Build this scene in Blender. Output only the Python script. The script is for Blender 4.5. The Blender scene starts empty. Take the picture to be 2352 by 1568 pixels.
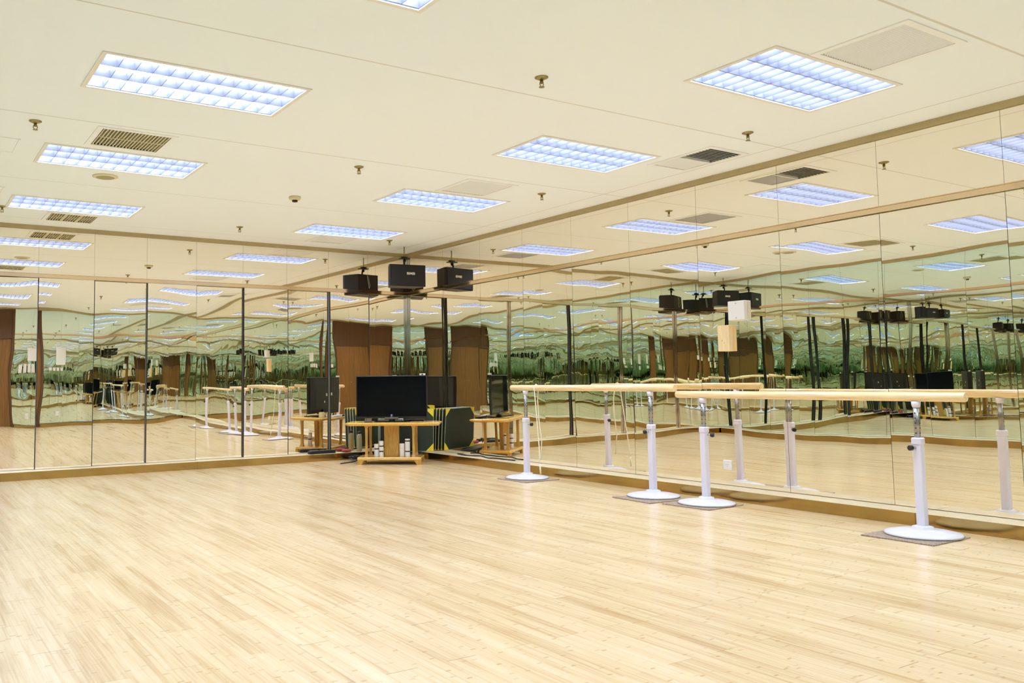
import bpy, bmesh, math, random
from mathutils import Vector, Matrix
random.seed(7)
sc = bpy.context.scene
col = sc.collection
PI = math.pi
H = 2.8            # ceiling height
W = 6.42           # room width  (x from -W to 0)
D = 10.45          # room depth  (y from -D to 0)
ZL, ZR0, ZR1, ZT = 0.088, 2.208, 2.248, 2.754   # ledge top, mid rail, top trim
DL = 0.26          # ledge depth

# ------------------------------------------------------------------ materials
def new_mat(name):
    m = bpy.data.materials.new(name); m.use_nodes = True
    nt = m.node_tree; nt.nodes.clear()
    out = nt.nodes.new('ShaderNodeOutputMaterial')
    return m, nt, out
def nd(nt, t, **kw):
    n = nt.nodes.new(t)
    for k, v in kw.items():
        if k in n.inputs: n.inputs[k].default_value = v
        else: setattr(n, k, v)
    return n
def pbr(name, colr, rough=0.5, metal=0.0, spec=0.5, var=0.0, vscale=8.0, coat=0.0, stretch=(1,1,1), bump=0.0):
    m, nt, out = new_mat(name)
    b = nd(nt, 'ShaderNodeBsdfPrincipled')
    b.inputs['Base Color'].default_value = (*colr, 1)
    b.inputs['Roughness'].default_value = rough
    b.inputs['Metallic'].default_value = metal
    b.inputs['Specular IOR Level'].default_value = spec
    b.inputs['Coat Weight'].default_value = coat
    if var > 0 or bump > 0:
        tc = nd(nt, 'ShaderNodeTexCoord'); mp = nd(nt, 'ShaderNodeMapping')
        mp.inputs['Scale'].default_value = stretch
        nt.links.new(tc.outputs['Object'], mp.inputs['Vector'])
        n = nd(nt, 'ShaderNodeTexNoise'); n.inputs['Scale'].default_value = vscale; n.inputs['Detail'].default_value = 5
        nt.links.new(mp.outputs[0], n.inputs['Vector'])
        if var > 0:
            r = nd(nt, 'ShaderNodeMapRange')
            r.inputs['From Min'].default_value = .3; r.inputs['From Max'].default_value = .7
            r.inputs['To Min'].default_value = 1 - var; r.inputs['To Max'].default_value = 1 + var * .4
            nt.links.new(n.outputs['Fac'], r.inputs['Value'])
            mx = nd(nt, 'ShaderNodeVectorMath', operation='SCALE')
            mx.inputs[0].default_value = colr
            nt.links.new(r.outputs[0], mx.inputs['Scale'])
            nt.links.new(mx.outputs[0], b.inputs['Base Color'])
        if bump > 0:
            bp = nd(nt, 'ShaderNodeBump'); bp.inputs['Strength'].default_value = bump; bp.inputs['Distance'].default_value = .01
            nt.links.new(n.outputs['Fac'], bp.inputs['Height']); nt.links.new(bp.outputs[0], b.inputs['Normal'])
    nt.links.new(b.outputs[0], out.inputs[0])
    return m
def mirror_mat(name, tint):
    m, nt, out = new_mat(name)
    g = nd(nt, 'ShaderNodeBsdfGlossy'); g.inputs['Color'].default_value = (*tint, 1); g.inputs['Roughness'].default_value = 0.0
    nt.links.new(g.outputs[0], out.inputs[0]); return m
def emit_mat(name, colr, s):
    m, nt, out = new_mat(name)
    e = nd(nt, 'ShaderNodeEmission'); e.inputs[0].default_value = (*colr, 1); e.inputs[1].default_value = s
    nt.links.new(e.outputs[0], out.inputs[0]); return m

M = {}
M['mirror_warm'] = mirror_mat('mirror glass', (.95, .895, .79))
M['mirror_green'] = mirror_mat('green tinted mirror glass', (.73, .885, .86))
M['glass_edge'] = pbr('dark mirror edge', (.012, .014, .012), .4)
M['bronze'] = pbr('polished bronze steel', (.50, .34, .125), .13, 1.0, var=.18, vscale=3)
M['ledge_top'] = pbr('pale ledge top with painted sheen', (.74, .60, .38), .42, .35, var=.1, vscale=5)  # bright reflection on the ledge top is put into this pale colour
M['bronze_rail'] = pbr('polished rail', (.80, .62, .42), .10, 1.0)
M['trim_tan'] = pbr('tan trim', (.52, .42, .23), .35, .4, var=.08)
M['chrome'] = pbr('chrome', (.58, .55, .50), .08, 1.0)
M['steel'] = pbr('brushed steel', (.36, .35, .33), .32, .9, var=.1, vscale=30)
M['white_paint'] = pbr('white enamel', (.76, .71, .79), .3, spec=.5, coat=.2)
M['disc_white'] = pbr('white cast disc', (.63, .595, .60), .35, var=.05, vscale=12)
M['black_plastic'] = pbr('black plastic', (.012, .012, .014), .35)
M['black_gloss'] = pbr('black gloss', (.004, .004, .005), .06, spec=.22)
M['black_vinyl'] = pbr('black cabinet vinyl', (.016, .014, .020), .45, var=.2, vscale=60)
M['grille'] = pbr('black speaker cloth', (.011, .010, .013), .6, var=.3, vscale=200)
M['tv_back'] = pbr('grey black casing', (.035, .038, .045), .4)
M['white_plastic'] = pbr('white plastic', (.82, .77, .70), .4)
M['wood_bar'] = pbr('pale varnished wood', (.95, .71, .38), .28, var=.18, vscale=6, stretch=(8, .8, 8), coat=.3)
M['wood_table'] = pbr('honey oak', (.60, .33, .065), .35, var=.35, vscale=9, stretch=(12, 12, 1.2), coat=.2)
M['wood_top'] = pbr('honey oak top', (.78, .46, .095), .25, var=.2, vscale=8, stretch=(2, 10, 10), coat=.3)
M['wood_block'] = pbr('pale pine', (.88, .66, .34), .5, var=.12, vscale=10, stretch=(1, 6, 1))
M['door_wood'] = pbr('dark brown door veneer', (.125, .052, .016), .4, var=.35, vscale=4, stretch=(10, 10, .6))
M['door_leaf'] = pbr('golden brown door veneer', (.24, .105, .026), .35, var=.3, vscale=4, stretch=(10, 10, .6))
M['mat_green'] = pbr('dark green vinyl', (.018, .032, .020), .5, var=.2)
M['mat_edge'] = pbr('grey piping', (.42, .46, .40), .6)
M['yellow'] = pbr('yellow corner vinyl', (.86, .70, .04), .5)
M['carpet'] = pbr('brown grey carpet', (.42, .31, .22), .95, spec=.1, var=.6, vscale=130, bump=.6)
M['rope'] = pbr('pale cord', (.85, .76, .60), .6)
M['red'] = pbr('red fabric', (.34, .05, .03), .8)
M['paper'] = pbr('white paper', (.88, .87, .85), .7)
M['brass'] = pbr('dull brass', (.34, .28, .12), .35, .8)
M['beige'] = pbr('cream plastic', (.72, .64, .42), .5)
M['vent_white'] = pbr('white louvre', (.88, .90, .94), .5)
M['vent_slat'] = pbr('cream grey slat', (.60, .54, .36), .5)
M['dark_void'] = pbr('dark duct and gap shade', (.02, .018, .012), .9)
M['wall_paint'] = pbr('wall paint', (.75, .72, .65), .8)
M['gold'] = pbr('gold letters', (.7, .66, .55), .4)
M['lamp'] = emit_mat('lamp panel', (.60, .73, 1.0), 9.6)
M['louvre'] = pbr('lavender louvre aluminium', (.125, .125, .15), .3, .0, spec=.4)
M['frame'] = pbr('lamp frame', (.80, .78, .74), .5)

# ceiling paint with fine board seams
def ceiling_material():
    m, nt, out = new_mat('ceiling paint')
    b = nd(nt, 'ShaderNodeBsdfPrincipled'); b.inputs['Roughness'].default_value = .9; b.inputs['Specular IOR Level'].default_value = .2
    tc = nd(nt, 'ShaderNodeTexCoord'); sx = nd(nt, 'ShaderNodeSeparateXYZ'); nt.links.new(tc.outputs['Object'], sx.inputs[0])
    acc = None
    for ax, pos, w in (('Y', -.42, .004), ('Y', -2.30, .005), ('Y', -4.25, .006), ('Y', -6.15, .006), ('Y', -8.03, .008), ('Y', -9.95, .006), ('X', -.33, .006), ('X', -3.2, .003), ('X', -6.09, .006)):
        s = nd(nt, 'ShaderNodeMath', operation='SUBTRACT'); s.inputs[1].default_value = pos
        nt.links.new(sx.outputs[ax], s.inputs[0])
        a = nd(nt, 'ShaderNodeMath', operation='ABSOLUTE'); nt.links.new(s.outputs[0], a.inputs[0])
        l = nd(nt, 'ShaderNodeMath', operation='LESS_THAN'); l.inputs[1].default_value = w; nt.links.new(a.outputs[0], l.inputs[0])
        if pos == -3.2: continue
        if acc is None: acc = l
        else:
            mx = nd(nt, 'ShaderNodeMath', operation='MAXIMUM'); nt.links.new(acc.outputs[0], mx.inputs[0]); nt.links.new(l.outputs[0], mx.inputs[1]); acc = mx
    mix = nd(nt, 'ShaderNodeMix', data_type='RGBA')
    mix.inputs[6].default_value = (.87, .925, .985, 1); mix.inputs[7].default_value = (.66, .66, .64, 1)
    nt.links.new(acc.outputs[0], mix.inputs[0]); nt.links.new(mix.outputs[2], b.inputs['Base Color'])
    nt.links.new(b.outputs[0], out.inputs[0]); return m
M['ceiling'] = ceiling_material()

# bamboo strip floor: boards 0.127 x 0.92 m along y, half-lapped, with node marks
def floor_material():
    m, nt, out = new_mat('bamboo floor')
    L = nt.links.new
    b = nd(nt, 'ShaderNodeBsdfPrincipled')
    tc = nd(nt, 'ShaderNodeTexCoord'); sx = nd(nt, 'ShaderNodeSeparateXYZ'); L(tc.outputs['Object'], sx.inputs[0])
    def math_(op, a, bb=None, c=None):
        n = nd(nt, 'ShaderNodeMath', operation=op)
        for i, v in enumerate((a, bb, c)):
            if v is None: continue
            if isinstance(v, (int, float)): n.inputs[i].default_value = v
            else: L(v, n.inputs[i])
        return n.outputs[0]
    X, Y = sx.outputs['X'], sx.outputs['Y']
    PW, PL, SW = .1275, .92, .02125
    # board coordinates
    rx = math_('DIVIDE', math_('ADD', X, 40 * PW + 2.39 % PW), PW)
    row = math_('FLOOR', rx); fx = math_('FRACT', rx)
    par = math_('MODULO', row, 2)
    ry = math_('ADD', math_('DIVIDE', math_('ADD', Y, 40 * PL + .20), PL), math_('MULTIPLY', par, .5))
    bl = math_('FLOOR', ry); fy = math_('FRACT', ry)
    cb = nd(nt, 'ShaderNodeCombineXYZ'); L(row, cb.inputs[0]); L(bl, cb.inputs[1])
    wn = nd(nt, 'ShaderNodeTexWhiteNoise', noise_dimensions='3D'); L(cb.outputs[0], wn.inputs['Vector'])
    # strips within board
    rs = math_('DIVIDE', math_('ADD', X, 40 * PW + 2.39 % PW), SW); strip = math_('FLOOR', rs)
    cs = nd(nt, 'ShaderNodeCombineXYZ'); L(strip, cs.inputs[0]); L(bl, cs.inputs[1]); cs.inputs[2].default_value = 3.3
    ws = nd(nt, 'ShaderNodeTexWhiteNoise', noise_dimensions='3D'); L(cs.outputs[0], ws.inputs['Vector'])
    # nodes (knuckles): dark short dash at irregular intervals along each strip
    yn = math_('ADD', math_('DIVIDE', Y, .24), math_('MULTIPLY', ws.outputs['Value'], 9.7))
    fn = math_('FRACT', yn)
    dn = math_('ABSOLUTE', math_('SUBTRACT', fn, .5))
    knot = math_('SUBTRACT', 1.0, math_('SMOOTH_MIN', math_('DIVIDE', dn, .030), 1.0, .2))
    knot = math_('MAXIMUM', knot, 0.0)
    cn = nd(nt, 'ShaderNodeCombineXYZ'); L(strip, cn.inputs[0]); L(math_('FLOOR', yn), cn.inputs[1])
    wk = nd(nt, 'ShaderNodeTexWhiteNoise', noise_dimensions='3D'); L(cn.outputs[0], wk.inputs['Vector'])
    knot = math_('MULTIPLY', knot, math_('POWER', wk.outputs['Value'], 1.6))
    # fibre streaks
    mp = nd(nt, 'ShaderNodeMapping'); mp.inputs['Scale'].default_value = (95, 2.2, 1); L(tc.outputs['Object'], mp.inputs['Vector'])
    n1 = nd(nt, 'ShaderNodeTexNoise'); n1.inputs['Scale'].default_value = 1.0; n1.inputs['Detail'].default_value = 4; L(mp.outputs[0], n1.inputs['Vector'])
    mp2 = nd(nt, 'ShaderNodeMapping'); mp2.inputs['Scale'].default_value = (9, .9, 1); L(tc.outputs['Object'], mp2.inputs['Vector'])
    n2 = nd(nt, 'ShaderNodeTexNoise'); n2.inputs['Scale'].default_value = 1.0; n2.inputs['Detail'].default_value = 3; L(mp2.outputs[0], n2.inputs['Vector'])
    tone = math_('ADD', math_('MULTIPLY', math_('SUBTRACT', wn.outputs['Value'], .5), .22), math_('MULTIPLY', math_('SUBTRACT', ws.outputs['Value'], .5), .26))
    tone = math_('ADD', tone, math_('MULTIPLY', math_('SUBTRACT', n1.outputs['Fac'], .5), 1.05))
    tone = math_('ADD', tone, math_('MULTIPLY', math_('SUBTRACT', n2.outputs['Fac'], .5), .9))
    tone = math_('ADD', tone, .5)
    cr = nd(nt, 'ShaderNodeValToRGB'); e = cr.color_ramp.elements
    e[0].position = 0.0; e[0].color = (.49, .285, .095, 1)
    e[1].position = 1.0; e[1].color = (.84, .64, .39, 1)
    k = e.new(.45); k.color = (.72, .505, .26, 1)
    L(tone, cr.inputs[0])
    mx = nd(nt, 'ShaderNodeMix', data_type='RGBA'); L(math_('MULTIPLY', knot, .95), mx.inputs[0]); L(cr.outputs[0], mx.inputs[6]); mx.inputs[7].default_value = (.46, .24, .07, 1)
    # seams
    ex = math_('LESS_THAN', math_('MINIMUM', fx, math_('SUBTRACT', 1.0, fx)), .008)
    ey = math_('LESS_THAN', math_('MINIMUM', fy, math_('SUBTRACT', 1.0, fy)), .0018)
    exs = math_('MULTIPLY', ex, math_('MULTIPLY', math_('GREATER_THAN', wn.outputs['Value'], .45), .35))
    eys = math_('MULTIPLY', ey, math_('MULTIPLY', math_('GREATER_THAN', wn.outputs['Value'], .3), .8))
    seam = math_('MAXIMUM', exs, eys)
    mx2 = nd(nt, 'ShaderNodeMix', data_type='RGBA'); L(seam, mx2.inputs[0]); L(mx.outputs[2], mx2.inputs[6]); mx2.inputs[7].default_value = (.22, .12, .04, 1)
    L(mx2.outputs[2], b.inputs['Base Color'])
    b.inputs['Roughness'].default_value = .26; b.inputs['Specular IOR Level'].default_value = .5
    b.inputs['Coat Weight'].default_value = .35; b.inputs['Coat Roughness'].default_value = .16
    L(b.outputs[0], out.inputs[0]); return m
M['floor'] = floor_material()

# ------------------------------------------------------------------ mesh helpers
class MB:
    def __init__(s): s.v = []; s.f = []; s.mi = []; s.sm = []
    def add(s, vs, fs, mi=0, smooth=False):
        o = len(s.v); s.v += [tuple(v) for v in vs]
        for f in fs: s.f.append(tuple(i + o for i in f)); s.mi.append(mi); s.sm.append(smooth)
        return s
    def box(s, a, b, mi=0, mat=None):
        x0, y0, z0 = a; x1, y1, z1 = b
        vs = [(x0,y0,z0),(x1,y0,z0),(x1,y1,z0),(x0,y1,z0),(x0,y0,z1),(x1,y0,z1),(x1,y1,z1),(x0,y1,z1)]
        if mat is not None: vs = [tuple(mat @ Vector(v)) for v in vs]
        return s.add(vs, [(0,3,2,1),(4,5,6,7),(0,1,5,4),(1,2,6,5),(2,3,7,6),(3,0,4,7)], mi)
    def rbox(s, a, b, r=.006, mi=0, seg=3, mat=None):
        # box with all vertical edges rounded plus chamfered top/bottom
        x0, y0, z0 = a; x1, y1, z1 = b; ring = []
        for cx, cy, a0 in ((x1-r,y1-r,0),(x0+r,y1-r,PI/2),(x0+r,y0+r,PI),(x1-r,y0+r,1.5*PI)):
            for k in range(seg+1):
                t = a0 + PI/2*k/seg; ring.append((cx, cy, math.cos(t), math.sin(t)))
        n = len(ring); c = min(r, (z1-z0)/3) * .6
        lv = [(z0, r-c), (z0+c, r), (z1-c, r), (z1, r-c)]
        vs = []
        for z, rr in lv: vs += [(cx+rr*ca, cy+rr*sa, z) for cx, cy, ca, sa in ring]
        fs = []
        for l in range(3):
            for i in range(n): fs.append((l*n+i, l*n+(i+1)%n, (l+1)*n+(i+1)%n, (l+1)*n+i))
        fs.append(tuple(range(n-1,-1,-1))); fs.append(tuple(3*n+i for i in range(n)))
        if mat is not None: vs = [tuple(mat @ Vector(v)) for v in vs]
        return s.add(vs, fs, mi)
    def lathe(s, prof, c=(0,0,0), n=32, mi=0, axis='z', smooth=True, mat=None):
        vs = []; fs = []
        for r, h in prof:
            for i in range(n):
                t = 2*PI*i/n; p = (r*math.cos(t), r*math.sin(t), h)
                if axis == 'x': p = (p[2], p[0], p[1])
                if axis == 'y': p = (p[1], p[2], p[0])
                v = Vector(p) + Vector(c)
                if mat is not None: v = mat @ v
                vs.append(tuple(v))
        for l in range(len(prof)-1):
            for i in range(n): fs.append((l*n+i, l*n+(i+1)%n, (l+1)*n+(i+1)%n, (l+1)*n+i))
        s.add(vs, fs, mi, smooth)
        o = len(s.v) - len(vs)
        s.f.append(tuple(o+i for i in range(n-1,-1,-1))); s.mi.append(mi); s.sm.append(False)
        s.f.append(tuple(o+(len(prof)-1)*n+i for i in range(n))); s.mi.append(mi); s.sm.append(False)
        return s
    def tube(s, pts, r, n=10, mi=0):
        pts = [Vector(p) for p in pts]; vs = []; fs = []
        up = Vector((0,0,1)); prev = None
        for i, p in enumerate(pts):
            d = (pts[min(i+1, len(pts)-1)] - pts[max(i-1, 0)]).normalized()
            if prev is None:
                a = d.cross(up);
                if a.length < 1e-3: a = d.cross(Vector((1,0,0)))
            else: a = prev - d*prev.dot(d)
            a.normalize(); prev = a; bb = d.cross(a)
            rr = r[i] if isinstance(r, (list, tuple)) else r
            vs += [tuple(p + a*rr*math.cos(2*PI*k/n) + bb*rr*math.sin(2*PI*k/n)) for k in range(n)]
        for l in range(len(pts)-1):
            for i in range(n): fs.append((l*n+i, l*n+(i+1)%n, (l+1)*n+(i+1)%n, (l+1)*n+i))
        s.add(vs, fs, mi, True)
        o = len(s.v) - len(vs)
        s.f.append(tuple(o+i for i in range(n-1,-1,-1))); s.mi.append(mi); s.sm.append(False)
        s.f.append(tuple(o+(len(pts)-1)*n+i for i in range(n))); s.mi.append(mi); s.sm.append(False)
        return s
    def prism(s, poly, z0, z1, mi=0, mat=None):
        n = len(poly)
        vs = [(x,y,z0) for x,y in poly] + [(x,y,z1) for x,y in poly]
        if mat is not None: vs = [tuple(mat @ Vector(v)) for v in vs]
        fs = [tuple(range(n-1,-1,-1)), tuple(range(n,2*n))] + [(i,(i+1)%n,n+(i+1)%n,n+i) for i in range(n)]
        return s.add(vs, fs, mi)
    def build(s, name, mats, parent=None, fixn=True):
        me = bpy.data.meshes.new(name); me.from_pydata(s.v, [], s.f)
        if not isinstance(mats, (list, tuple)): mats = [mats]
        for m in mats: me.materials.append(m)
        for p, mi, sm in zip(me.polygons, s.mi, s.sm): p.material_index = mi; p.use_smooth = sm
        if fixn:
            bm = bmesh.new(); bm.from_mesh(me); bmesh.ops.recalc_face_normals(bm, faces=bm.faces); bm.to_mesh(me); bm.free()
        me.update()
        o = bpy.data.objects.new(name, me); col.objects.link(o)
        if parent is not None: o.parent = parent
        return o
def tag(o, label=None, cat=None, group=None, kind=None):
    if label: o['label'] = label
    if cat: o['category'] = cat
    if group: o['group'] = group
    if kind: o['kind'] = kind
    return o
def empty(name, loc, rz=0.0):
    o = bpy.data.objects.new(name, None); col.objects.link(o); o.location = loc; o.rotation_euler = (0, 0, rz); o.empty_display_size = .1
    return o
def copy_tree(o, parent=None):
    c = o.copy(); col.objects.link(c)
    if parent is not None: c.parent = parent
    for ch in list(o.children): copy_tree(ch, c)
    return c

# ------------------------------------------------------------------ room shell
LIGHTS = [(-1.545, y) for y in (-1.24, -3.24, -5.20, -7.12, -9.07)] + [(-4.66, y) for y in (-1.27, -3.26, -5.27, -7.14, -9.09)]
LX, LY = .60, .30
holes = [(x-LX, y-LY, x+LX, y+LY) for x, y in LIGHTS]
VENTS = dict(V1=(-1.88,-7.98,-1.30,-7.44), V2=(-.82,-5.92,-.37,-5.26), V3=(-1.86,-4.15,-1.30,-3.60), V4=(-1.74,-.90,-1.21,-.38),
             V5=(-5.02,-4.19,-4.46,-3.66), V6=(-4.86,-.88,-4.32,-.38))
holes += [(a+.03, b+.03, c-.03, d-.03) for a, b, c, d in VENTS.values()]
xs = sorted({-W-.2, .2} | {h[0] for h in holes} | {h[2] for h in holes})
ys = sorted({-D-.2, .2} | {h[1] for h in holes} | {h[3] for h in holes})
mb = MB()
for i in range(len(xs)-1):
    for j in range(len(ys)-1):
        cx, cy = (xs[i]+xs[i+1])/2, (ys[j]+ys[j+1])/2
        if any(h[0] < cx < h[2] and h[1] < cy < h[3] for h in holes): continue
        mb.add([(xs[i],ys[j],H),(xs[i+1],ys[j],H),(xs[i+1],ys[j+1],H),(xs[i],ys[j+1],H)], [(0,3,2,1)])
tag(mb.build('ceiling', M['ceiling'], fixn=False), kind='structure')
tag(MB().box((-W-.2,-D-.2,-.06),(.2,.2,0)).build('floor', M['floor']), kind='structure')
tag(MB().box((-W-.2,.02,0),(.2,.12,H+.1)).build('wall_left', M['wall_paint']), kind='structure')
tag(MB().box((.02,-D-.2,0),(.12,.02,H+.1)).build('wall_right', M['wall_paint']), kind='structure')

# ---- mirror panes: gently bulged glass so reflections bend as in the room
def pane(name, origin, du, w, z0, z1, normal, mat, bx, bz, twist=0.0, rip=0.0, seed=0, yaw=0.0, pitch=0.0, parent=None, nu=14, nv=44, thick=.006, edge=True, redge=None, strip=0.0):
    """origin: (x,y) of the u=0 edge, du: unit direction of u along the wall, normal: into the room"""
    rnd = random.Random(seed); ph = [rnd.uniform(0, 6.28) for _ in range(6)]; sg = [rnd.uniform(.7, 1.3) for _ in range(6)]
    hh = z1 - z0; vs = []
    for j in range(nv+1):
        v = j/nv
        for i in range(nu+1):
            u = i/nu
            h = bx*(4*u*(1-u)) + bz*(4*v*(1-v))*(1 + twist*(u-.5)*2)
            h += yaw*(u-.5)*w + pitch*(v-.5)*hh
            if rip:
                h += rip*(.55*math.sin(2*PI*v*hh/(.62*sg[0])+ph[0]+1.1*u) + .22*math.sin(2*PI*v*hh/(.33*sg[1])+ph[1]-.9*u) * (.5+u)
                          + .35*math.sin(2*PI*(u*w/(.55*sg[2])+v*hh/1.1)+ph[2]) + .07*math.sin(2*PI*v*hh/(.17*sg[3])+ph[3]+2*u))
            p = Vector((origin[0], origin[1], 0)) + Vector((du[0], du[1], 0))*u*w + Vector((normal[0], normal[1], 0))*h
            vs.append((p.x, p.y, z0+v*hh))
    fs = [(j*(nu+1)+i, j*(nu+1)+i+1, (j+1)*(nu+1)+i+1, (j+1)*(nu+1)+i) for j in range(nv) for i in range(nu)]
    mb = MB().add(vs, fs, 0, True)
    if edge:
        T = Vector((normal[0], normal[1], 0))*-thick
        back = [tuple(Vector(v)+T) for v in vs]
        n1 = nu+1
        ring = [i for i in range(n1)] + [j*n1+nu for j in range(1, nv+1)] + [nv*n1+i for i in range(nu-1, -1, -1)] + [j*n1 for j in range(nv-1, 0, -1)]
        rv = [vs[k] for k in ring] + [back[k] for k in ring]; n = len(ring)
        mb.add(rv, [(i, (i+1)%n, n+(i+1)%n, n+i) for i in range(n)], 1, False)
        if redge:
            for q in range(len(mb.mi)-n+nu, len(mb.mi)-n+nu+nv): mb.mi[q] = 2
    o = mb.build(name, [mat, M['glass_edge'], redge or M['glass_edge']], parent, fixn=False)
    if strip:
        e = MB().box((origin[0]+w, origin[1]-.004, z0), (origin[0]+w+strip, origin[1]+thick, z1)).build('edge_strip', [redge or M['glass_edge'], M['glass_edge']], o); e.data.polygons[2].material_index = 1
    return o

wL, oL = .5992, .6276
Lj = [0.0] + [oL + wL*k for k in range(10)]      # joints on the left wall (distance from corner)
Lj = [j for j in Lj if j < W-.2] + [W]
wR, oR = .8287, .9224
Rj = [0.0] + [oR + wR*k for k in range(12)]
Rj = [j for j in Rj if j < D-.2] + [D]
ORD = ['in the corner', 'second from the corner', 'third from the corner', 'fourth from the corner', 'fifth from the corner', 'sixth from the corner',
       'seventh from the corner', 'eighth from the corner', 'ninth from the corner', 'tenth from the corner', 'eleventh from the corner', 'twelfth from the corner', 'thirteenth from the corner']
g = .0035
for k in range(len(Lj)-1):
    a, b = Lj[k], Lj[k+1]; fwd = .045 if k % 2 == 1 else 0.0
    tw = .35 if k % 2 == 1 else -.35
    o = pane('mirror_panel', (-b+g, -fwd), (1, 0), b-a-2*g-(.006 if fwd else 0), ZL+.004, ZR0-.002, (0, -1), M['mirror_warm'],
             .0016, .0052, twist=tw, rip=.00036, seed=100+k, thick=.04 if fwd else .006, redge=(M['chrome'] if k in (3, 7, 9) else None) if fwd else None, strip=(.005, .009, .002, .009)[k//2 % 4] if fwd else 0, yaw={1: -.020, 7: .021, 8: .0144}.get(k, 0.0))
    tag(o, 'tall lower mirror on the left wall, ' + ORD[k] + (' and standing slightly forward' if fwd else ' and set slightly back'), 'mirror', 'tall mirrors on the left wall')
    o = pane('mirror_panel', (-b+.001, 0), (1, 0), b-a-.002, ZR1+.002, ZT-.002, (0, -1), M['mirror_warm'],
             .00012, .0001, seed=200+k, yaw=random.uniform(-.0006,.0006), nu=6, nv=6)
    tag(o, 'short upper mirror above the rail on the left wall, ' + ORD[k], 'mirror', 'short mirrors above the left rail')
for k in range(len(Rj)-1):
    a, b = Rj[k], Rj[k+1]
    tw = .35 if k % 2 == 1 else -.35
    o = pane('mirror_panel', (0, -a-.0015), (0, -1), b-a-.003, ZL+.004, ZR0-.002, (-1, 0), M['mirror_warm'],
             .0011, .0030, twist=tw, rip=.00030, seed=300+k)
    if k > 10: o['group'] = 'mirrors beyond the frame on the right wall'; o['label'] = 'tall lower mirror on the right wall beyond the frame edge'; o['category'] = 'mirror'
    else: tag(o, 'tall lower mirror on the right wall, ' + ORD[k], 'mirror', 'tall mirrors on the right wall')
    o = pane('mirror_panel', (0, -a-.001), (0, -1), b-a-.002, ZR1+.002, ZT-.002, (-1, 0), M['mirror_warm'],
             .00015, .0001, seed=400+k, yaw=random.uniform(-.0008,.0008), nu=6, nv=6)
    if k > 10: o['group'] = 'mirrors beyond the frame on the right wall'; o['label'] = 'short upper mirror on the right wall beyond the frame edge'; o['category'] = 'mirror'
    else: tag(o, 'short upper mirror above the rail on the right wall, ' + ORD[k], 'mirror', 'short mirrors above the right rail')

# far walls (behind the camera, seen only in reflection)
wb = tag(MB().box((-W-.2,-D-.12,0),(.2,-D-.02,H+.1)).build('wall_back', M['wall_paint']), kind='structure')
wo = tag(MB().box((-W-.12,-D-.2,0),(-W-.02,.02,H+.1)).build('wall_side', M['wall_paint']), kind='structure')
doors = [(-5.95, -4.05)]
xb = [-W, -5.95, -4.05, -3.50, -3.02, -2.42, -1.82, -1.22, -.62, 0]
for k in range(len(xb)-1):
    a, b = xb[k], xb[k+1]
    if (a, b) in doors: continue
    pane('mirror_pane', (b-.002, -D), (-1, 0), b-a-.004, ZL+.004, ZR0-.002, (0, 1), M['mirror_green'], .0013, .0042, twist=.3*(-1)**k, rip=.00034, seed=500+k, parent=wb, nu=8, nv=32)
    pane('mirror_pane', (b-.001, -D), (-1, 0), b-a-.002, ZR1+.002, ZT-.002, (0, 1), M['mirror_green'], .0002, .0001, seed=520+k, parent=wb, nu=4, nv=4)
yb = [0.0] + [-.6 - .62*k for k in range(16)]; yb = [y for y in yb if y > -D+.2] + [-D]
for k in range(len(yb)-1):
    a, b = yb[k], yb[k+1]
    pane('mirror_pane', (-W, b+.002), (0, 1), a-b-.004, ZL+.004, ZR0-.002, (1, 0), M['mirror_green'], .0012, .0040, twist=.3*(-1)**k, rip=.00034, seed=600+k, parent=wo, nu=8, nv=32)
    pane('mirror_pane', (-W, b+.001), (0, 1), a-b-.002, ZR1+.002, ZT-.002, (1, 0), M['mirror_green'], .0002, .0001, seed=640+k, parent=wo, nu=4, nv=4)

# ledges (polished box skirting), rails and top trims on every wall
def ledge(name, a, b, d0, horiz, joints, inv=1):
    mb = MB(); P = [a] + joints + [b]
    for i in range(len(P)-1):
        p, q = P[i]+.001, P[i+1]-.001
        if horiz: mb.box((p, min(d0, d0-inv*DL), 0), (q, max(d0, d0-inv*DL), ZL))
        else: mb.box((min(d0, d0-inv*DL), p, 0), (max(d0, d0-inv*DL), q, ZL))
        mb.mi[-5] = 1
    return tag(mb.build(name, [M['bronze'], M['ledge_top']]), kind='structure')
ledge('baseboard_left', -W, 0, .02, True, [-5.5, -3.066, -.9])
ledge('baseboard_right', -D, -DL, .02, False, [-6.99, -3.85])
ledge('baseboard_side', -D, -DL, -W-.02, False, [-7, -3.5], -1)
o = MB()
for p, q in ((-W+DL, -5.95), (-4.05, -DL)): o.box((p, -D-.02, 0), (q, -D+DL, ZL))
tag(o.build('baseboard_back', M['bronze']), kind='structure')
def rail(name, boxes, mat): 
    mb = MB()
    for a, b in boxes: mb.box(a, b)
    return tag(mb.build(name, mat), kind='structure')
rail('trim_1', [((-W, -.052, ZR0), (0, .02, ZR1)), ((-W, -.060, ZR1), (0, .02, ZR1+.006))], M['bronze_rail'])
rail('trim_2', [((-.030, -D, ZR0), (.02, -.052, ZR1)), ((-.040, -D, ZR1), (.02, -.060, ZR1+.006))], M['bronze_rail'])
rail('trim_3', [((-W-.02, -D, ZR0), (-W+.03, -.052, ZR1))], M['bronze_rail'])
rail('trim_4', [((-4.05, -D-.02, ZR0), (0, -D+.03, ZR1)), ((-W, -D-.02, ZR0), (-5.95, -D+.03, ZR1))], M['bronze_rail'])
rail('trim_5', [((-W, -.022, ZT), (0, .02, H))], M['trim_tan'])
rail('trim_6', [((-.022, -D, ZT), (.02, -.022, H))], M['trim_tan'])
rail('trim_7', [((-W-.02, -D, ZT), (-W+.022, -.022, H))], M['trim_tan'])
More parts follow.
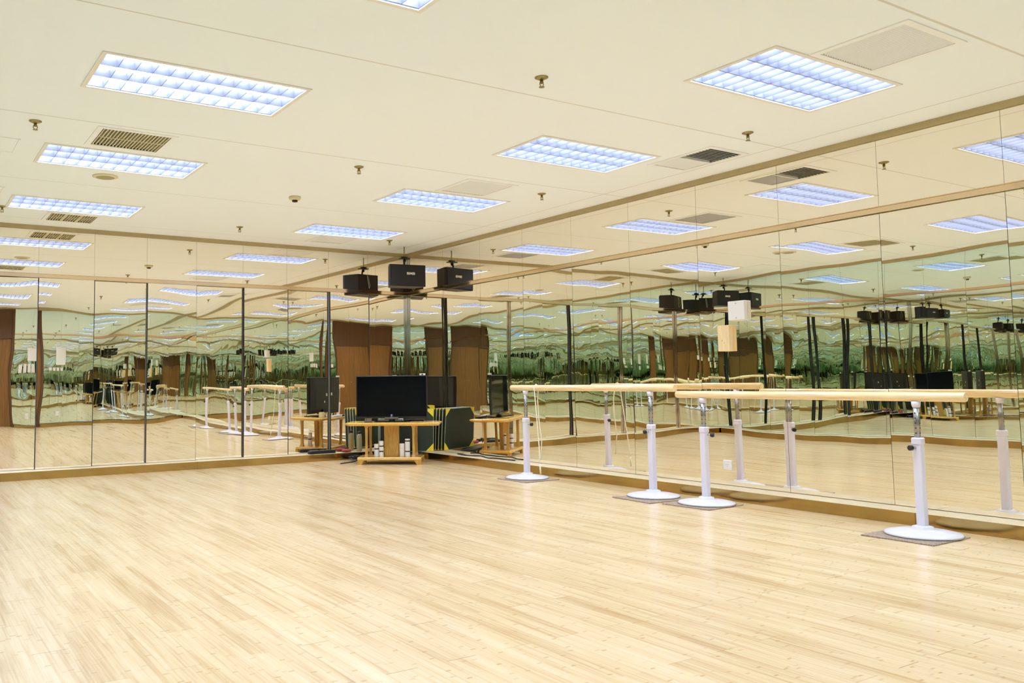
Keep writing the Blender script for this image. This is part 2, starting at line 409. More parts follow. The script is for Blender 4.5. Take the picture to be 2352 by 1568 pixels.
rail('trim_8', [((-W, -D-.02, ZT), (0, -D+.022, H))], M['trim_tan'])
# chrome corner post
rail('trim_9', [((-.034, -.040, ZL), (-.026, -.002, ZT)), ((-.026, -.034, ZL), (-.001, -.002, ZT)), ((-.008, -.044, ZL), (-.001, -.034, ZT))], M['chrome'])
# doors on the back wall: frame, transom and leaf
def door(name, x0, x1):
    r = empty(name, (0, 0, 0)); r['kind'] = 'structure'
    f = MB(); y0, y1 = -D-.02, -D+.05
    f.box((x0, y0, 0), (x0+.07, y1, H-.05)); f.box((x1-.07, y0, 0), (x1, y1, H-.05)); f.box((x0+.07, y0, 2.10), (x1-.07, y1, 2.17)); f.box((x0+.07, y0, H-.10), (x1-.07, y1, H-.05))
    f.build('door_frame', M['door_wood'], r)
    MB().box((x0+.07, y0, 2.17), (x1-.07, y1-.03, H-.10)).build('transom_panel', M['door_wood'], r)
    MB().box((x0+.07, y0, 2.093), (x1-.07, y1-.02, 2.10)).box((x0+.07, y0, .0), (x0+.076, y1-.02, 2.10)).box((x1-.076, y0, .0), (x1-.07, y1-.02, 2.10)).build('door_gap_shade', M['dark_void'], r)  # dark strips stand in for the shaded gaps round the leaves
    xm = (x0+x1)/2
    for a, b, sg in ((x0+.07, xm-.003, 1), (xm+.003, x1-.07, -1)):
        l = MB().box((a, y0, .005), (b, y1-.035, 2.10)).build('door_leaf', M['door_leaf'], r)
        hx = xm - sg*.07
        MB().tube([(hx, -D+.01, 1.02), (hx, -D+.055, 1.02), (hx-sg*.10, -D+.055, 1.02)], .009).build('door_handle', M['chrome'], l)
    return r
door('door_1', *doors[0])
# notice, switches and sockets on the back wall
tag(MB().box((-3.66, -D+.006, 1.50), (-3.38, -D+.012, 1.88)).build('paper_notice', M['paper']), 'white paper notice on the mirrored back wall beside the brown double door', 'notice')
sw = MB().rbox((-.043, -.012, -.043), (.043, .0, .043), .005).build('light_switch', M['white_plastic']); MB().box((-.015, -.0005, -.03), (.015, .004, .03)).build('rocker', M['white_plastic'], sw)
sw.location = (-3.84, -D+.018, 1.40); tag(sw, 'white square light switch nearest the brown door, under the notice', 'switch', 'light switches under the paper notice')
for i, lb in enumerate(('white square light switch second from the brown door', 'white square light switch third from the brown door', 'white square light switch farthest from the brown door')):
    c = copy_tree(sw); c.location = (-3.72+.115*i, -D+.018, 1.40); c['label'] = lb
def socket(x, y, z, rz, lb, cat='socket'):
    e = MB().rbox((-.043, -.010, -.041), (.043, .0, .041), .004).build('wall_socket', M['white_plastic'])
    MB().box((-.02, -.0125, .004), (.02, -.0095, .0055)).box((-.004, -.0115, -.012), (.004, -.0095, -.008)).build('socket_slot', M['steel'], e)
    e.location = (x, y, z); e.rotation_euler = (0, 0, rz); return tag(e, lb, cat)
socket(-.0035, -5.308, .262, -PI/2, 'white socket plate on the right mirror wall, low behind the ballet barres')
socket(-3.60, -D+.008, .30, PI, 'white socket plate low on the back mirror wall beside the brown double door')

# ------------------------------------------------------------------ ceiling lights
def make_light():
    r = empty('ceiling_light', (0, 0, H))
    f = MB(); t = .012
    for a, b in (((-LX-.015,-LY-.015),(LX+.015,-LY+t)), ((-LX-.015,LY-t),(LX+.015,LY+.015)), ((-LX-.015,-LY+t),(-LX+t,LY-t)), ((LX-t,-LY+t),(LX+.015,LY-t))):
        f.box((a[0], a[1], -.006), (b[0], b[1], .0))
    f.build('frame', M['frame'], r)
    h = MB(); z1 = .085
    h.box((-LX, -LY, -.002), (-LX+.004, LY, z1)); h.box((LX-.004, -LY, -.002), (LX, LY, z1)); h.box((-LX, -LY, -.002), (LX, -LY+.004, z1)); h.box((-LX, LY-.004, -.002), (LX, LY, z1)); h.box((-LX, -LY, z1), (LX, LY, z1+.006))
    h.build('housing', M['frame'], r)
    MB().add([(-LX+.006,-LY+.006,z1-.012),(LX-.006,-LY+.006,z1-.012),(LX-.006,LY-.006,z1-.012),(-LX+.006,LY-.006,z1-.012)], [(0,3,2,1)]).build('lamp_panel', M['lamp'], r, fixn=False)
    l = MB(); zb, zt = .002, .050
    ax, ay = LX-t, LY-t
    for k in (1, 2):     # long blades between the three tubes, V section
        y = -ay + 2*ay*k/3
        l.prism([(-.003, 0), (.003, 0), (.012, 1), (-.012, 1)], 0, 1, mat=Matrix(((0,0,2*ax,-ax),(1,0,0,y),(0,zt-zb,0,zb),(0,0,0,1))))
    for y in (-ay, ay): l.box((-ax, min(y, y*.975), zb), (ax, max(y, y*.975), zt))
    for k in range(13):  # cross blades, V section
        x = -ax + 2*ax*k/12
        l.prism([(-.0015, 0), (.0015, 0), (.007, 1), (-.007, 1)], 0, 1, mat=Matrix(((1,0,0,x),(0,0,2*ay,-ay),(0,zt-zb-.004,0,zb),(0,0,0,1))))
    l.build('louvre', M['louvre'], r)
    return r
L0 = make_light()
names = ['farthest', 'fourth nearest', 'third nearest', 'second nearest', 'nearest']
llab = {(-1.545, -1.24): 'right row, closest to the corner', (-1.545, -3.24): 'right row, second from the corner', (-1.545, -5.20): 'right row, third from the corner',
        (-1.545, -7.12): 'right row, large and close to the cream slatted vent', (-1.545, -9.07): 'right row, level with the camera',
        (-4.66, -1.27): 'left row, closest to the mirror wall', (-4.66, -3.26): 'left row, second from the mirror wall, above the round speaker', (-4.66, -5.27): 'left row, largest and nearest the upper left',
        (-4.66, -7.14): 'left row, above the camera', (-4.66, -9.09): 'left row, above the back doors'}
for i, (x, y) in enumerate(LIGHTS):
    o = L0 if i == 0 else copy_tree(L0)
    o.location = (x, y, H); tag(o, 'louvred ceiling light in the ' + llab[(x, y)], 'ceiling light', 'recessed louvred ceiling lights')

# ------------------------------------------------------------------ vents
def vent(rect, label, slat_mat, along='y', n=15, dividers=0, cross=1, half=None, tilt=.010):
    x0, y0, x1, y1 = rect; cx, cy = (x0+x1)/2, (y0+y1)/2; hx, hy = (x1-x0)/2, (y1-y0)/2
    r = empty('ceiling_vent', (cx, cy, H)); b = .04
    f = MB()
    f.box((-hx,-hy,-.006),(hx,-hy+b,0)); f.box((-hx,hy-b,-.006),(hx,hy,0)); f.box((-hx,-hy+b,-.006),(-hx+b,hy-b,0)); f.box((hx-b,-hy+b,-.006),(hx,hy-b,0))
    f.build('frame', M['vent_white'], r)
    d = MB(); z = .07
    d.box((-hx+.03,-hy+.03,z),(hx-.03,hy-.03,z+.005)); d.box((-hx+.03,-hy+.03,0),(-hx+.034,hy-.03,z)); d.box((hx-.034,-hy+.03,0),(hx-.03,hy-.03,z)); d.box((-hx+.03,-hy+.03,0),(hx-.03,-hy+.034,z)); d.box((-hx+.03,hy-.034,0),(hx-.03,hy-.03,z))
    d.build('duct', M['dark_void'], r)
    s = MB(); s2 = MB(); ix, iy = hx-b, hy-b
    def slat(mb, c, lo, hi, al):
        hgt = .020 if al == 'y' else .0015; q = tilt; e = .0045 if tilt < .005 else .002
        if al == 'y': mb.prism([(c-e+q, 0), (c+e+q, 0), (c+.002-q, 1), (c-.002-q, 1)], 0, 1, mat=Matrix(((1,0,0,0),(0,0,hi-lo,lo),(0,hgt,0,-.002),(0,0,0,1))))
        else: mb.box((lo, c-.0013, -.002), (hi, c+.0013, hgt))
    if half:
        ym = -iy + 2*iy*half
        for k in range(n): slat(s, -ix + 2*ix*(k+.5)/n, ym, iy, 'y')
        for k in range(10): slat(s2, -iy + (ym+iy)*(k+.5)/10, -ix, ix, 'x')
        s2.build('slats', slat_mat, r)
        s.box((-ix, ym-.006, -.003), (ix, ym+.006, .02))
        s.build('closed_slats', M['vent_white'], r)
    else:
        for k in range(n): slat(s, -ix + 2*ix*(k+.5)/n, -iy, iy, 'y')
        for k in range(cross):
            c = -iy + 2*iy*(k+1)/(cross+1); s.box((-ix, c-.006, -.003), (ix, c+.006, .022))
        for k in range(dividers):
            c = -ix + 2*ix*(k+1)/(dividers+1); s.box((c-.012, -iy, -.003), (c+.012, iy, .022))
        s.build('slats', slat_mat, r)
    return tag(r, label, 'vent', 'square ceiling vents')
vent(VENTS['V1'], 'cream slatted ceiling vent beside the largest light at the top right', M['vent_white'], n=22, cross=0)
vent(VENTS['V2'], 'ceiling vent by the right wall, half black grille and half closed', M['vent_white'], n=20, half=.55)
vent(VENTS['V3'], 'pale ceiling vent behind the second light of the right row', M['vent_white'], n=22, cross=0)
vent(VENTS['V4'], 'pale ceiling vent in front of the corner, below the farthest right light', M['vent_white'], n=20, cross=0)
vent(VENTS['V5'], 'dark brown slatted ceiling vent between the two big left lights', M['vent_slat'], n=20, cross=1, tilt=.002)
vent(VENTS['V6'], 'dark slatted ceiling vent in three sections next to the left mirror wall', M['vent_slat'], n=18, cross=1, dividers=2, tilt=.002)

# ------------------------------------------------------------------ sprinklers, detectors, hatches
def make_sprinkler():
    r = empty('fire_sprinkler', (0, 0, H))
    MB().lathe([(.040, 0), (.040, -.004), (.020, -.014), (.012, -.016)], n=28).build('rosette', M['brass'], r)
    MB().lathe([(.010, -.014), (.010, -.030), (.013, -.032), (.006, -.040)], n=14).tube([(-.010,0,-.030),(-.014,0,-.045),(-.004,0,-.058)], .003, 6).tube([(.010,0,-.030),(.014,0,-.045),(.004,0,-.058)], .003, 6).build('body', M['brass'], r)
    MB().lathe([(.016, -.058), (.017, -.061), (.004, -.062)], n=16).build('deflector', M['brass'], r)
    return r
S0 = make_sprinkler()
spr = [(-5.41,-4.09,'left of the dark slatted vent'), (-5.30,-.96,'at the far left frame edge near the mirror wall'), (-2.82,-.96,'alone in front of the left mirror wall'), (-2.95,-6.43,'largest, at the top centre'),
       (-.88,-6.29,'between the big right light and the half open vent'), (-.88,-3.98,'nearest the right wall, beside the second right light'), (-2.91,-4.05,'in the middle of the ceiling left of the centre light'), (-.82,-.94,'in front of the corner beside the farthest light'),
       (-2.9,-8.9,'over the camera, seen only in mirrors')]
for i, (x, y, lb) in enumerate(spr):
    o = S0 if i == 0 else copy_tree(S0); o.location = (x, y, H); tag(o, 'brass fire sprinkler ' + lb, 'sprinkler', 'fire sprinklers on the ceiling')
r = empty('smoke_detector', (-2.91, -2.73, H))
MB().lathe([(.058, 0), (.058, -.018), (.050, -.030), (.030, -.034)], n=32).build('housing', M['beige'], r)
MB().lathe([(.028, -.033), (.026, -.050), (.012, -.054)], n=20).build('sensor', M['black_plastic'], r)
tag(r, 'cream smoke detector with dark sensor in the middle of the ceiling', 'smoke detector')
r = empty('ceiling_speaker', (-4.67, -2.71, H))
MB().lathe([(.105, 0), (.105, -.006), (.085, -.012)], n=40).build('rim', M['beige'], r)
MB().lathe([(.083, -.010), (.070, -.014), (.01, -.016)], n=40).build('grille', pbr('olive grille', (.38, .34, .20), .7), r)
tag(r, 'round flat ceiling speaker below the second left light', 'speaker')
for (x0, y0, x1, y1, lb) in ((-5.95,-3.58,-5.44,-3.16,'square access hatch in the ceiling at the left frame edge'), (-5.9,-1.88,-5.37,-1.46,'square access hatch in the ceiling near the far left mirror wall')):
    cx, cy = (x0+x1)/2, (y0+y1)/2; r = empty('access_hatch', (cx, cy, H)); hx, hy = (x1-x0)/2, (y1-y0)/2
    f = MB()
    f.box((-hx,-hy,-.004),(hx,-hy+.012,0)); f.box((-hx,hy-.012,-.004),(hx,hy,0)); f.box((-hx,-hy+.012,-.004),(-hx+.012,hy-.012,0)); f.box((hx-.012,-hy+.012,-.004),(hx,hy-.012,0))
    f.build('hatch_frame', M['vent_white'], r)
    MB().box((-hx+.014,-hy+.014,-.003),(hx-.014,hy-.014,0)).build('hatch_panel', M['ceiling'], r)
    tag(r, lb, 'hatch')

# ------------------------------------------------------------------ hanging loudspeaker
ang = math.atan2(-.15, -.99) + PI/2     # faces the room
sp = empty('loudspeaker', (-.40, -.62, 2.255), -.15)
wf, wbk, dp, hs = .25, .175, .27, .285
cab = [(-wf, -.10), (wf, -.10), (wf, -.06), (wbk, dp-.10), (-wbk, dp-.10), (-wf, -.06)]
MB().prism(cab, 0, hs).build('cabinet', M['black_vinyl'], sp)
gr = MB().prism([(-wf+.01, -.115), (wf-.01, -.115), (wf-.006, -.1), (-wf+.006, -.1)], .010, hs-.010).build('front_grille', M['grille'], sp)
def word(txt, size, mat, name, parent, loc, rot, ext=.0015, sx=1.0):
    cu = bpy.data.curves.new(name, 'FONT'); cu.body = txt; cu.size = size; cu.extrude = ext; cu.align_x = 'CENTER'; cu.align_y = 'CENTER'
    cu.space_character = 1.05; cu.offset = size*.03
    o = bpy.data.objects.new(name, cu); col.objects.link(o)
    dg = bpy.context.evaluated_depsgraph_get(); me = bpy.data.meshes.new_from_object(o.evaluated_get(dg))
    bpy.data.objects.remove(o); me.materials.clear(); me.materials.append(mat)
    for v in me.vertices: v.co.x *= sx
    o = bpy.data.objects.new(name, me); col.objects.link(o); o.parent = parent; o.location = loc; o.rotation_euler = rot
    return o
word('BMB', .044, M['white_plastic'], 'logo', sp, (.035, -.1165, .165), (PI/2, 0, 0), sx=1.38)
MB().box((-.05, -.02, hs), (.05, .10, hs+.006)).tube([(0,.03,hs+.004),(0,.03,hs+.05),(0.02,.05,hs+.085)], .013, 10).lathe([(.004,-.022),(.018,-.014),(.022,0),(.018,.014),(.004,.022)], c=(.01,.04,hs+.07), n=16).build('swivel_joint', M['black_plastic'], sp)
MB().box((-.055, 0, hs+.092), (.075, .09, hs+.104)).box((-.03, .03, hs+.104), (.05, .07, hs+.125)).build('mount_plate', M['black_plastic'], sp)
MB().tube([(.01,.05,hs+.12),(.01,.05,.545)], .007, 8).build('drop_rod', M['brass'], sp)
MB().tube([(-.02, dp-.095, hs-.01), (-.03, dp-.07, hs-.08), (-.02, dp-.06, hs-.17), (.0, dp-.075, hs-.20), (.02, dp-.085, hs-.16), (-.012, dp-.09, hs-.02), (-.012, .07, hs+.01)], .004, 6).build('cable', M['mat_edge'], sp)
tag(sp, 'black box loudspeaker hanging from the ceiling in the mirrored corner', 'loudspeaker')

sp2 = copy_tree(sp); sp2.location = (-6.02, -.62, 2.255); sp2.rotation_euler = (0, 0, .25)
sp2['label'] = 'black box loudspeaker in the other far corner, visible only in the mirrors'
for o_ in (sp, sp2): o_['group'] = 'loudspeakers hanging in the corners'
# ------------------------------------------------------------------ TV table group in the corner
A = Vector((-1.27, -.94, 0)); tdir = Vector((.792, -.610, 0)); bdir = Vector((.610, .792, 0))
rz = math.atan2(tdir.y, tdir.x)
def T(t, b, z=0): return A + tdir*t + bdir*b + Vector((0,0,z))
tb = empty('tv_table', A, rz)      # local x = along front, local y = towards the corner
poly = [(-.185,.02),(-.135,-.055),(.925,-.055),(.985,.02),(.985,.40),(.93,.47),(-.13,.47),(-.185,.40)]
pin = [(x*(.965)+.014, y*.93+.014) for x, y in poly]
tt = MB()
n = len(poly)
lv = [(pin,.470),(poly,.486),(poly,.500),(pin,.508)]
vs = [(x,y,z) for pl, z in lv for x, y in pl]
fs = [(l*n+i,l*n+(i+1)%n,(l+1)*n+(i+1)%n,(l+1)*n+i) for l in range(3) for i in range(n)] + [tuple(range(n-1,-1,-1)), tuple(3*n+i for i in range(n))]
tt.add(vs, fs).build('tabletop', M['wood_top'], tb)
MB().rbox((-.03,-.02,.052),(.757,.40,.088),.012).build('lower_shelf', M['wood_top'], tb)
for (x, y) in ((.082,.03),(.662,.03),(.082,.35),(.662,.35)):
    prof = [(.029,.088),(.019,.125),(.016,.28),(.019,.44),(.032,.470)]
    vs = []; fs = []
    for r_, z in prof: vs += [(x-r_*.85,y-r_,z),(x+r_*.85,y-r_,z),(x+r_*.85,y+r_,z),(x-r_*.85,y+r_,z)]
    for l in range(4):
        for i in range(4): fs.append((l*4+i,l*4+(i+1)%4,(l+1)*4+(i+1)%4,(l+1)*4+i))
    fs += [(3,2,1,0),(16,17,18,19)]
    MB().add(vs, fs).build('leg', M['wood_table'], tb)
for (x, y, s) in ((-.03,-.02,1),(.757,-.02,-1),(-.03,.36,1),(.757,.36,-1)):
    MB().prism([(x,0),(x+s*.055,0),(x+s*.085,.052),(x,.052)], 0, .04, mat=Matrix(((1,0,0,0),(0,0,1,y),(0,1,0,0),(0,0,0,1)))).build('foot', M['wood_table'], tb)
MB().rbox((.283,.14,.088),(.468,.20,.470),.006).build('centre_panel', M['wood_table'], tb)
tag(tb, 'low honey coloured wooden table with centre panel and shelf, under the television', 'table')
# television
tv = empty('television', T(.372, .22, .508), rz)
MB().rbox((-.447,-.022,.045),(.447,.012,.572),.006).build('screen_frame', M['black_plastic'], tv)
MB().box((-.434,-.0235,.068),(.434,-.0215,.560)).build('screen', M['black_gloss'], tv)
MB().box((-.30,.010,.115),(.30,.055,.50)).prism([(-.40,.010),(.40,.010),(.31,.05),(-.31,.05)], .10, .55).build('rear_housing', M['tv_back'], tv)
MB().box((-.02,.055,.20),(.01,.060,.23)).box((.06,.055,.30),(.10,.060,.34)).build('port_label', M['paper'], tv)
MB().prism([(-.20,-.09),(.20,-.09),(.235,.02),(.16,.13),(-.16,.13),(-.235,.02)], .0, .014).build('stand_base', M['black_gloss'], tv)
MB().lathe([(.045,.012),(.032,.03),(.030,.095)], n=20).prism([(-.085,-.032),(.085,-.032),(.06,-.012),(-.06,-.012)], .030, .044).build('stand_neck', M['black_plastic'], tv)
MB().box((-.082,-.034,.040),(.082,-.020,.055)).box((-.03,-.036,.042),(.03,-.0335,.053)).build('chin_badge', M['steel'], tv)
tag(tv, 'flat black television with glossy dark screen standing on the wooden table', 'television')
# small things on the tabletop
r = MB().rbox((-.05,-.028,0),(.05,.028,.014),.008).tube([(-.02,.0,.012),(-.03,.01,.07)], .003, 6).build('remote_receiver', M['black_plastic']); r.location = T(.09, .12, .508); r.rotation_euler = (0,0,rz+.2)
tag(r, 'small black receiver with stub aerial on the left end of the table', 'receiver')
r = MB().rbox((-.16,-.035,0),(.16,.035,.03),.008).build('document_stack', M['paper']); r.location = T(.33, .415, .508); r.rotation_euler = (0,0,rz)
tag(r, 'flat white stack of papers on the table behind the television', 'papers')
r = MB().rbox((-.04,-.03,0),(.04,.03,.07),.006).build('small_carton', M['beige']); r.location = T(.05, .38, .508); r.rotation_euler = (0,0,rz)
tag(r, 'small cream carton on the back left of the table', 'box')
r = MB().rbox((-.12,-.045,0),(.12,.045,.022),.006).build('set_top_box', M['black_plastic']); r.location = T(.64, .40, .508); r.rotation_euler = (0,0,rz)
tag(r, 'slim black set-top box on the table behind the television', 'set-top box')
r = MB().rbox((-.035,-.018,0),(.035,.018,.022),.004).build('webcam', M['white_plastic']); MB().rbox((-.012,-.019,.004),(.012,-.0175,.018),.002).build('lens', M['black_plastic'], r)
r.location = T(.76, .235, 1.081); r.rotation_euler = (0,0,rz)
tag(r, 'tiny white box sitting on the right end of the television top', 'box')
# canisters on the shelf
def canister(t, b, r_, segs, label):
    e = empty('canister', T(t, b, .088)); z = 0
    for kind, h in segs:
        if kind == 'w': MB().lathe([(r_*.96, z), (r_, z+.004), (r_, z+h-.004), (r_*.93, z+h)], n=24).build('body', M['white_plastic'], e)
        else: MB().lathe([(r_*.90, z), (r_*.90, z+h)], n=24).build('band', M['black_plastic'], e)
        z += h
    return tag(e, label, 'canister', 'white canisters on the table shelf')
canister(.195, .10, .031, [('w',.090),('b',.014),('w',.052)], 'shorter white canister with one black band, leftmost on the table shelf')
canister(.256, .08, .029, [('w',.060),('b',.014),('w',.050),('b',.014),('w',.055)], 'white canister with two black bands, left of the centre panel')
canister(.510, .10, .032, [('w',.100),('w',.060)], 'plain white canister right of the centre panel')
canister(.580, .08, .031, [('w',.060),('b',.014),('w',.112),('b',.014),('w',.018)], 'tallest white canister with black bands, rightmost on the table shelf')
# clutter left of / behind the table
r = empty('drink_bottle', (-.86, -.16, ZL))
MB().lathe([(.034,.0),(.036,.01),(.036,.19),(.030,.22),(.020,.235)], n=20).build('body', pbr('smoky bottle', (.34,.29,.16), .2), r)
MB().lathe([(.024,.233),(.024,.265),(.015,.268)], n=16).build('cap', M['black_plastic'], r)
tag(r, 'smoky drink bottle with black cap on the ledge behind the left table leg', 'bottle')
pts = []
for k in range(70):
    t = k*.36; rr = .10 + .03*math.sin(k*1.7); pts.append((rr*math.cos(t), .8*rr*math.sin(t), .012 + .0006*k + .006*math.sin(k*.9)))
r = MB().tube(pts, .008, 6).build('cable_coil', M['black_plastic']); r.location = (-.98, -.36, 0)
tag(r, 'coil of black cable on the floor behind the table', 'cable')
r = MB().tube([(-.98,-.45,.02),(-1.10,-.52,.008),(-1.20,-.62,.007),(-1.34,-.69,.007),(-1.42,-.72,.007)], .008, 6).build('power_cable', M['black_plastic'])
tag(r, 'black cable trailing over the floor left of the table', 'cable')
r = MB().rbox((-.19,-.035,0),(.19,.035,.04),.008).build('power_strip', M['black_plastic']); MB().box((-.17,-.02,.04),(-.05,.02,.046)).box((-.02,-.02,.04),(.10,.02,.046)).build('outlets', M['steel'], r)
r.location = (-1.40, -.14, ZL); r.rotation_euler = (0,0,.06); tag(r, 'black power strip lying on the bronze ledge behind the table', 'power strip')
mbr = MB().lathe([(.02,0),(.10,.01),(.12,.035),(.09,.055),(.03,.062)], n=24).build('red_pouch', M['red']); mbr.scale = (.62,.5,.7); mbr.location = (-1.04, -.14, ZL)
tag(mbr, 'soft red pouch lying on the ledge behind the table', 'pouch')
pts = [(-.10-.03*math.sin(k*.8), -1.35-.075*k, ZL+.008+.004*math.sin(k*1.3)) for k in range(16)]
r = MB().tube(pts, .008, 6).build('black_lead', M['black_plastic']); tag(r, 'black lead lying along the bronze ledge under the right mirror', 'cable')
# equipment case and gym mats behind the table, leaning forward against it
r = empty('equipment_case', (-.56, -.70, 0), math.radians(-34))
MB().rbox((-.26,-.12,.0),(.30,.06,.088),.01).build('case_body', M['mat_green'], r)
MB().box((-.15,-.123,.045),(-.09,-.119,.065)).box((.05,-.123,.045),(.11,-.119,.065)).build('latch', M['steel'], r)
tag(r, 'low black case under the folded gym mats', 'case')
lab = ['dark green gym mat with yellow corners, frontmost of the leaning stack', 'dark green gym mat, second in the leaning stack', 'dark green gym mat, third in the leaning stack', 'dark green gym mat, rearmost of the leaning stack']
MZ = math.radians(-21.4)
for k in range(4):
    e = empty('gym_mat', (-.413+.0182*k, -.640+.0466*k, .094), MZ); e.rotation_euler = (math.radians(4.0), 0, MZ)
    hw, hh, th = .351, .545, .044
    c = .105
    body = [(-hw+.02, 0), (hw-.02, 0), (hw, .02), (hw, hh-.02), (hw-.02, hh), (-hw+.02, hh), (-hw, hh-.02), (-hw, .02)]
    Mz = Matrix(((1,0,0,0),(0,0,1,0),(0,1,0,0),(0,0,0,1)))
    MB().prism(body, 0, th, mat=Mz).build('mat_body', M['mat_green'], e)
    for sx_, sy_ in ((1,0),(1,1),(-1,0),(-1,1)):
        x1 = sx_*(hw+.002); z0 = -.002 if sy_ == 0 else hh+.002; dz = c if sy_ == 0 else -c
        tri = [(x1, z0), (x1 - sx_*c, z0), (x1, z0+dz)]; MB().prism(tri, -.003, .003, mat=Mz).prism(tri, th-.003, th+.003, mat=Mz).build('corner_patch', M['yellow'], e)
    for yy in (0, th):
        pp = [(x*1.003, yy, z) for x, z in body]; MB().tube(pp+[pp[0]], .0028, 5).build('piping', M['mat_edge'], e)
    tag(e, lab[k], 'gym mat', 'gym mats leaning in the corner')

# ------------------------------------------------------------------ ballet barres
def barre(x, y0, y1, stands, zc, label):
    r = empty('ballet_barre', (x, (stands[0][0]+stands[1][0])/2, .007)); cy = r.location.y
    L_ = y1-y0
    MB().lathe([(.0275, y0-cy), (.0295, y0-cy+.004), (.0295, y1-cy-.004), (.0275, y1-cy)], c=(0,0,zc-.007), axis='y', n=28).build('handrail', M['wood_bar'], r)
    for (ys_, kd) in stands:
        y = ys_-cy
        prof = [(.215,0),(.222,.006),(.216,.014),(.17,.024),(.10,.034),(.062,.040),(.060,.052),(.040,.058)]
        b = MB().lathe(prof, c=(0,y,0), n=56).build('base', M['disc_white'], r)
        c = MB().rbox((-.027,y-.027,.045),(.027,y+.027,.575),.010).rbox((-.031,y-.031,.565),(.031,y+.031,.612),.011).build('column', M['white_paint'], r)
        kx, ky = kd
        k1 = MB().tube([(kx*.026, y+ky*.026, .548), (kx*.052, y+ky*.052, .548)], .009, 12)
        k1.build('knob_stem', M['chrome'], c)
        MB().tube([(kx*.050, y+ky*.050, .548), (kx*.054, y+ky*.054, .548), (kx*.074, y+ky*.074, .548), (kx*.078, y+ky*.078, .548)], [.014,.0175,.0175,.013], 16).build('knob', M['black_plastic'], c)
        t = MB().lathe([(.0185,.600),(.0185,zc-.062)], c=(0,y,0), n=22).build('inner_tube', M['steel'], r)
        hm = MB()
        for q in range(7):
            z = .64 + q*.032
            if z < zc-.09: hm.tube([(-.0192, y, z), (-.0178, y, z)], .0045, 8); hm.tube([(0, y-.0192, z), (0, y-.0178, z)], .0045, 8)
        hm.build('adjusting_holes', M['black_plastic'], t)
        MB().lathe([(.021,zc-.075),(.026,zc-.060),(.028,zc-.036)], c=(0,y,0), n=20).box((-.012,y-.055,zc-.037),(.012,y+.055,zc-.031)).build('saddle', M['white_paint'], r)
    return tag(r, label, 'ballet barre', 'portable ballet barres')
barre(-.575, -5.262, -3.066, ((-3.29,(.35,-.94)), (-4.985,(-.9,.3))), .929, 'portable ballet barre with wooden rail farther from the camera, with a cord over it')
barre(-.555, -7.506, -5.262, ((-5.525,(.45,-.89)), (-7.205,(-.95,.25))), .878, 'portable ballet barre with wooden rail nearest the camera, at the right')
mats = [(-.607,-3.345,'under the disc nearest the corner'), (-.668,-5.035,'under the second disc from the corner'), (-.60,-5.52,'under the third disc from the corner, touching its neighbour'), (-.635,-7.195,'under the disc nearest the camera, sticking out to the left')]
C0 = None
for i, (x, y, lb) in enumerate(mats):
    if C0 is None:
        mb = MB(); rr = random.Random(3); ring = []
        h_ = .222
        for sx0, sy0, sx1, sy1 in ((-1,-1,1,-1),(1,-1,1,1),(1,1,-1,1),(-1,1,-1,-1)):
            for q in range(14):
                f_ = q/14; ring.append(((sx0+(sx1-sx0)*f_)*h_ + rr.uniform(-.003,.003), (sy0+(sy1-sy0)*f_)*h_ + rr.uniform(-.003,.003)))
        C0 = mb.prism(ring, .0005, .0065).build('carpet_square', M['carpet']); o = C0
    else: o = copy_tree(C0)
    o.location = (x, y, 0); o.rotation_euler = (0, 0, (.03, -.05, .06, .02)[i]); tag(o, 'brown carpet square ' + lb, 'carpet square', 'carpet squares under the barre stands')
# cord over the far barre
X = -.575; yc = -3.47; zt = .929+.036
pts = [(X-.060, -3.575, .075), (X-.050, -3.55, .35), (X-.040, -3.51, .65), (X-.033, -3.475, .90), (X-.030, yc, .935), (X-.020, yc, .954), (X, yc+.004, zt), (X+.021, yc+.008, .953), (X+.031, yc+.010, .93), (X+.036, yc+.03, .80), (X+.04, yc+.02, .60), (X+.045, yc-.01, .40), (X+.05, yc+.02, .20)]
r = empty('skipping_rope', (X, yc, .0))
pl = [tuple(Vector(p)-Vector((X, yc, 0))) for p in pts]
MB().tube(pl, .0055, 8).build('cord', M['rope'], r)
MB().tube([pl[0], tuple(Vector(pl[0])+Vector((.002,.008,.10)))], .0075, 10).build('grip', M['rope'], r)
tag(r, 'pale skipping rope hung over the farther barre, left end', 'rope')
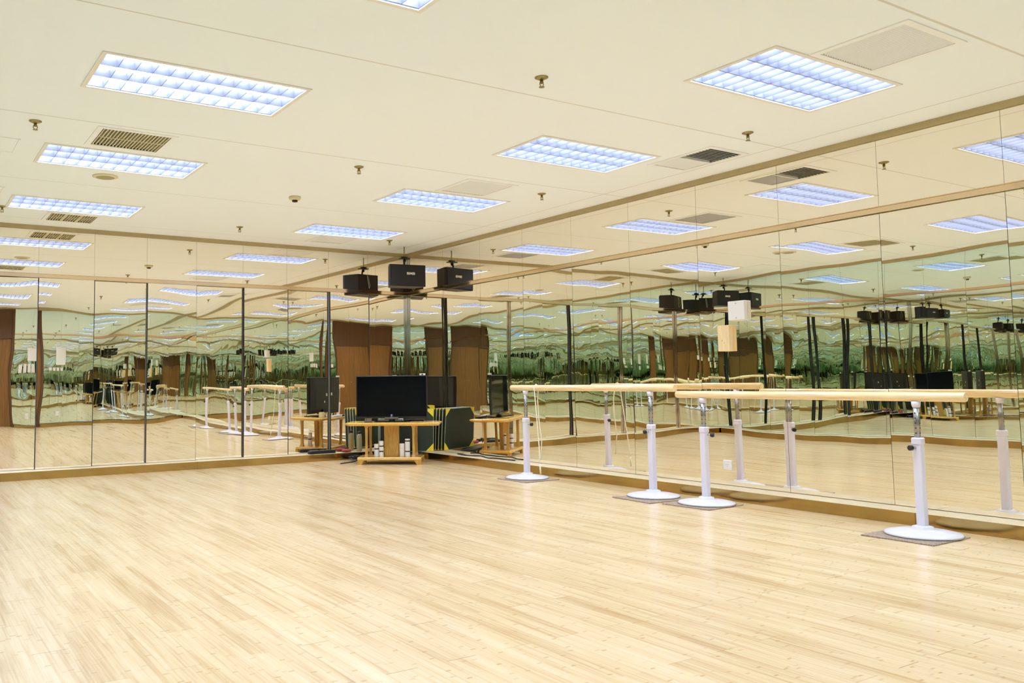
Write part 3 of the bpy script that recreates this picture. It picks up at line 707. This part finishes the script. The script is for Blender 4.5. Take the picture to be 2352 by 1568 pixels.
# boxes on the right mirror
r = empty('control_box', (-.004, -5.487, 1.582))
MB().rbox((-.045,-.083,-.083),(0,.083,.083),.006).build('casing', M['white_plastic'], r)
MB().lathe([(.006,0),(.006,.003)], c=(-.048,.0,.062), axis='x', n=12).lathe([(.006,0),(.006,.003)], c=(-.048,.0,-.062), axis='x', n=12).build('screw', M['mat_edge'], r)
tag(r, 'white square control box mounted on the right mirror wall', 'box')
r = empty('wooden_block', (-.004, -5.352, 1.352))
MB().rbox((-.05,-.060,-.112),(0,.060,.112),.004).build('block', M['wood_block'], r)
MB().lathe([(.005,0),(.005,.002)], c=(-.0515,.012,-.02), axis='x', n=10).lathe([(.004,0),(.004,.002)], c=(-.0515,-.008,-.04), axis='x', n=10).build('knot_mark', M['wood_table'], r)
tag(r, 'pale wooden block fixed on the right mirror, below the white box', 'block')

# ------------------------------------------------------------------ world, camera, view
w = bpy.data.worlds.new('World'); sc.world = w; w.use_nodes = True
w.node_tree.nodes['Background'].inputs[0].default_value = (0, 0, 0, 1); w.node_tree.nodes['Background'].inputs[1].default_value = 0
cam = bpy.data.cameras.new('Camera'); co = bpy.data.objects.new('Camera', cam); col.objects.link(co); sc.camera = co
f_px = 1950.0056; cam.sensor_width = 36; cam.sensor_fit = 'HORIZONTAL'; cam.lens = f_px/2352*36
cam.shift_x = 242.8855/2352; cam.shift_y = -61.2142/2352
cam.clip_start = .02; cam.clip_end = 200
yaw, pit, rol = 0.5441, 0.0771, -0.0111
cy_, sy_, cp, sp_ = math.cos(yaw), math.sin(yaw), math.cos(pit), math.sin(pit)
fv = Vector((sy_*cp, cy_*cp, sp_)); rv = Vector((cy_, -sy_, 0)); uv = rv.cross(fv)
r2 = rv*math.cos(rol) + uv*math.sin(rol); u2 = -rv*math.sin(rol) + uv*math.cos(rol)
mat = Matrix((( r2.x, u2.x, -fv.x, -6.1891), (r2.y, u2.y, -fv.y, -10.2059), (r2.z, u2.z, -fv.z, 1.0190), (0,0,0,1)))
co.matrix_world = mat
sc.view_settings.view_transform = 'Standard'; sc.view_settings.look = 'None'; sc.view_settings.gamma = 1; sc.view_settings.use_curve_mapping = False
sc.view_settings.exposure = 1.93
cy = sc.cycles
cy.max_bounces = 20; cy.glossy_bounces = 18; cy.diffuse_bounces = 4; cy.transmission_bounces = 2; cy.transparent_max_bounces = 4
cy.sample_clamp_indirect = 6.0; cy.caustics_reflective = True; cy.caustics_refractive = False
cy.use_denoising = True; cy.use_light_tree = True; cy.blur_glossy = 0.0
try: cy.denoiser = 'OPENIMAGEDENOISE'
except Exception: pass
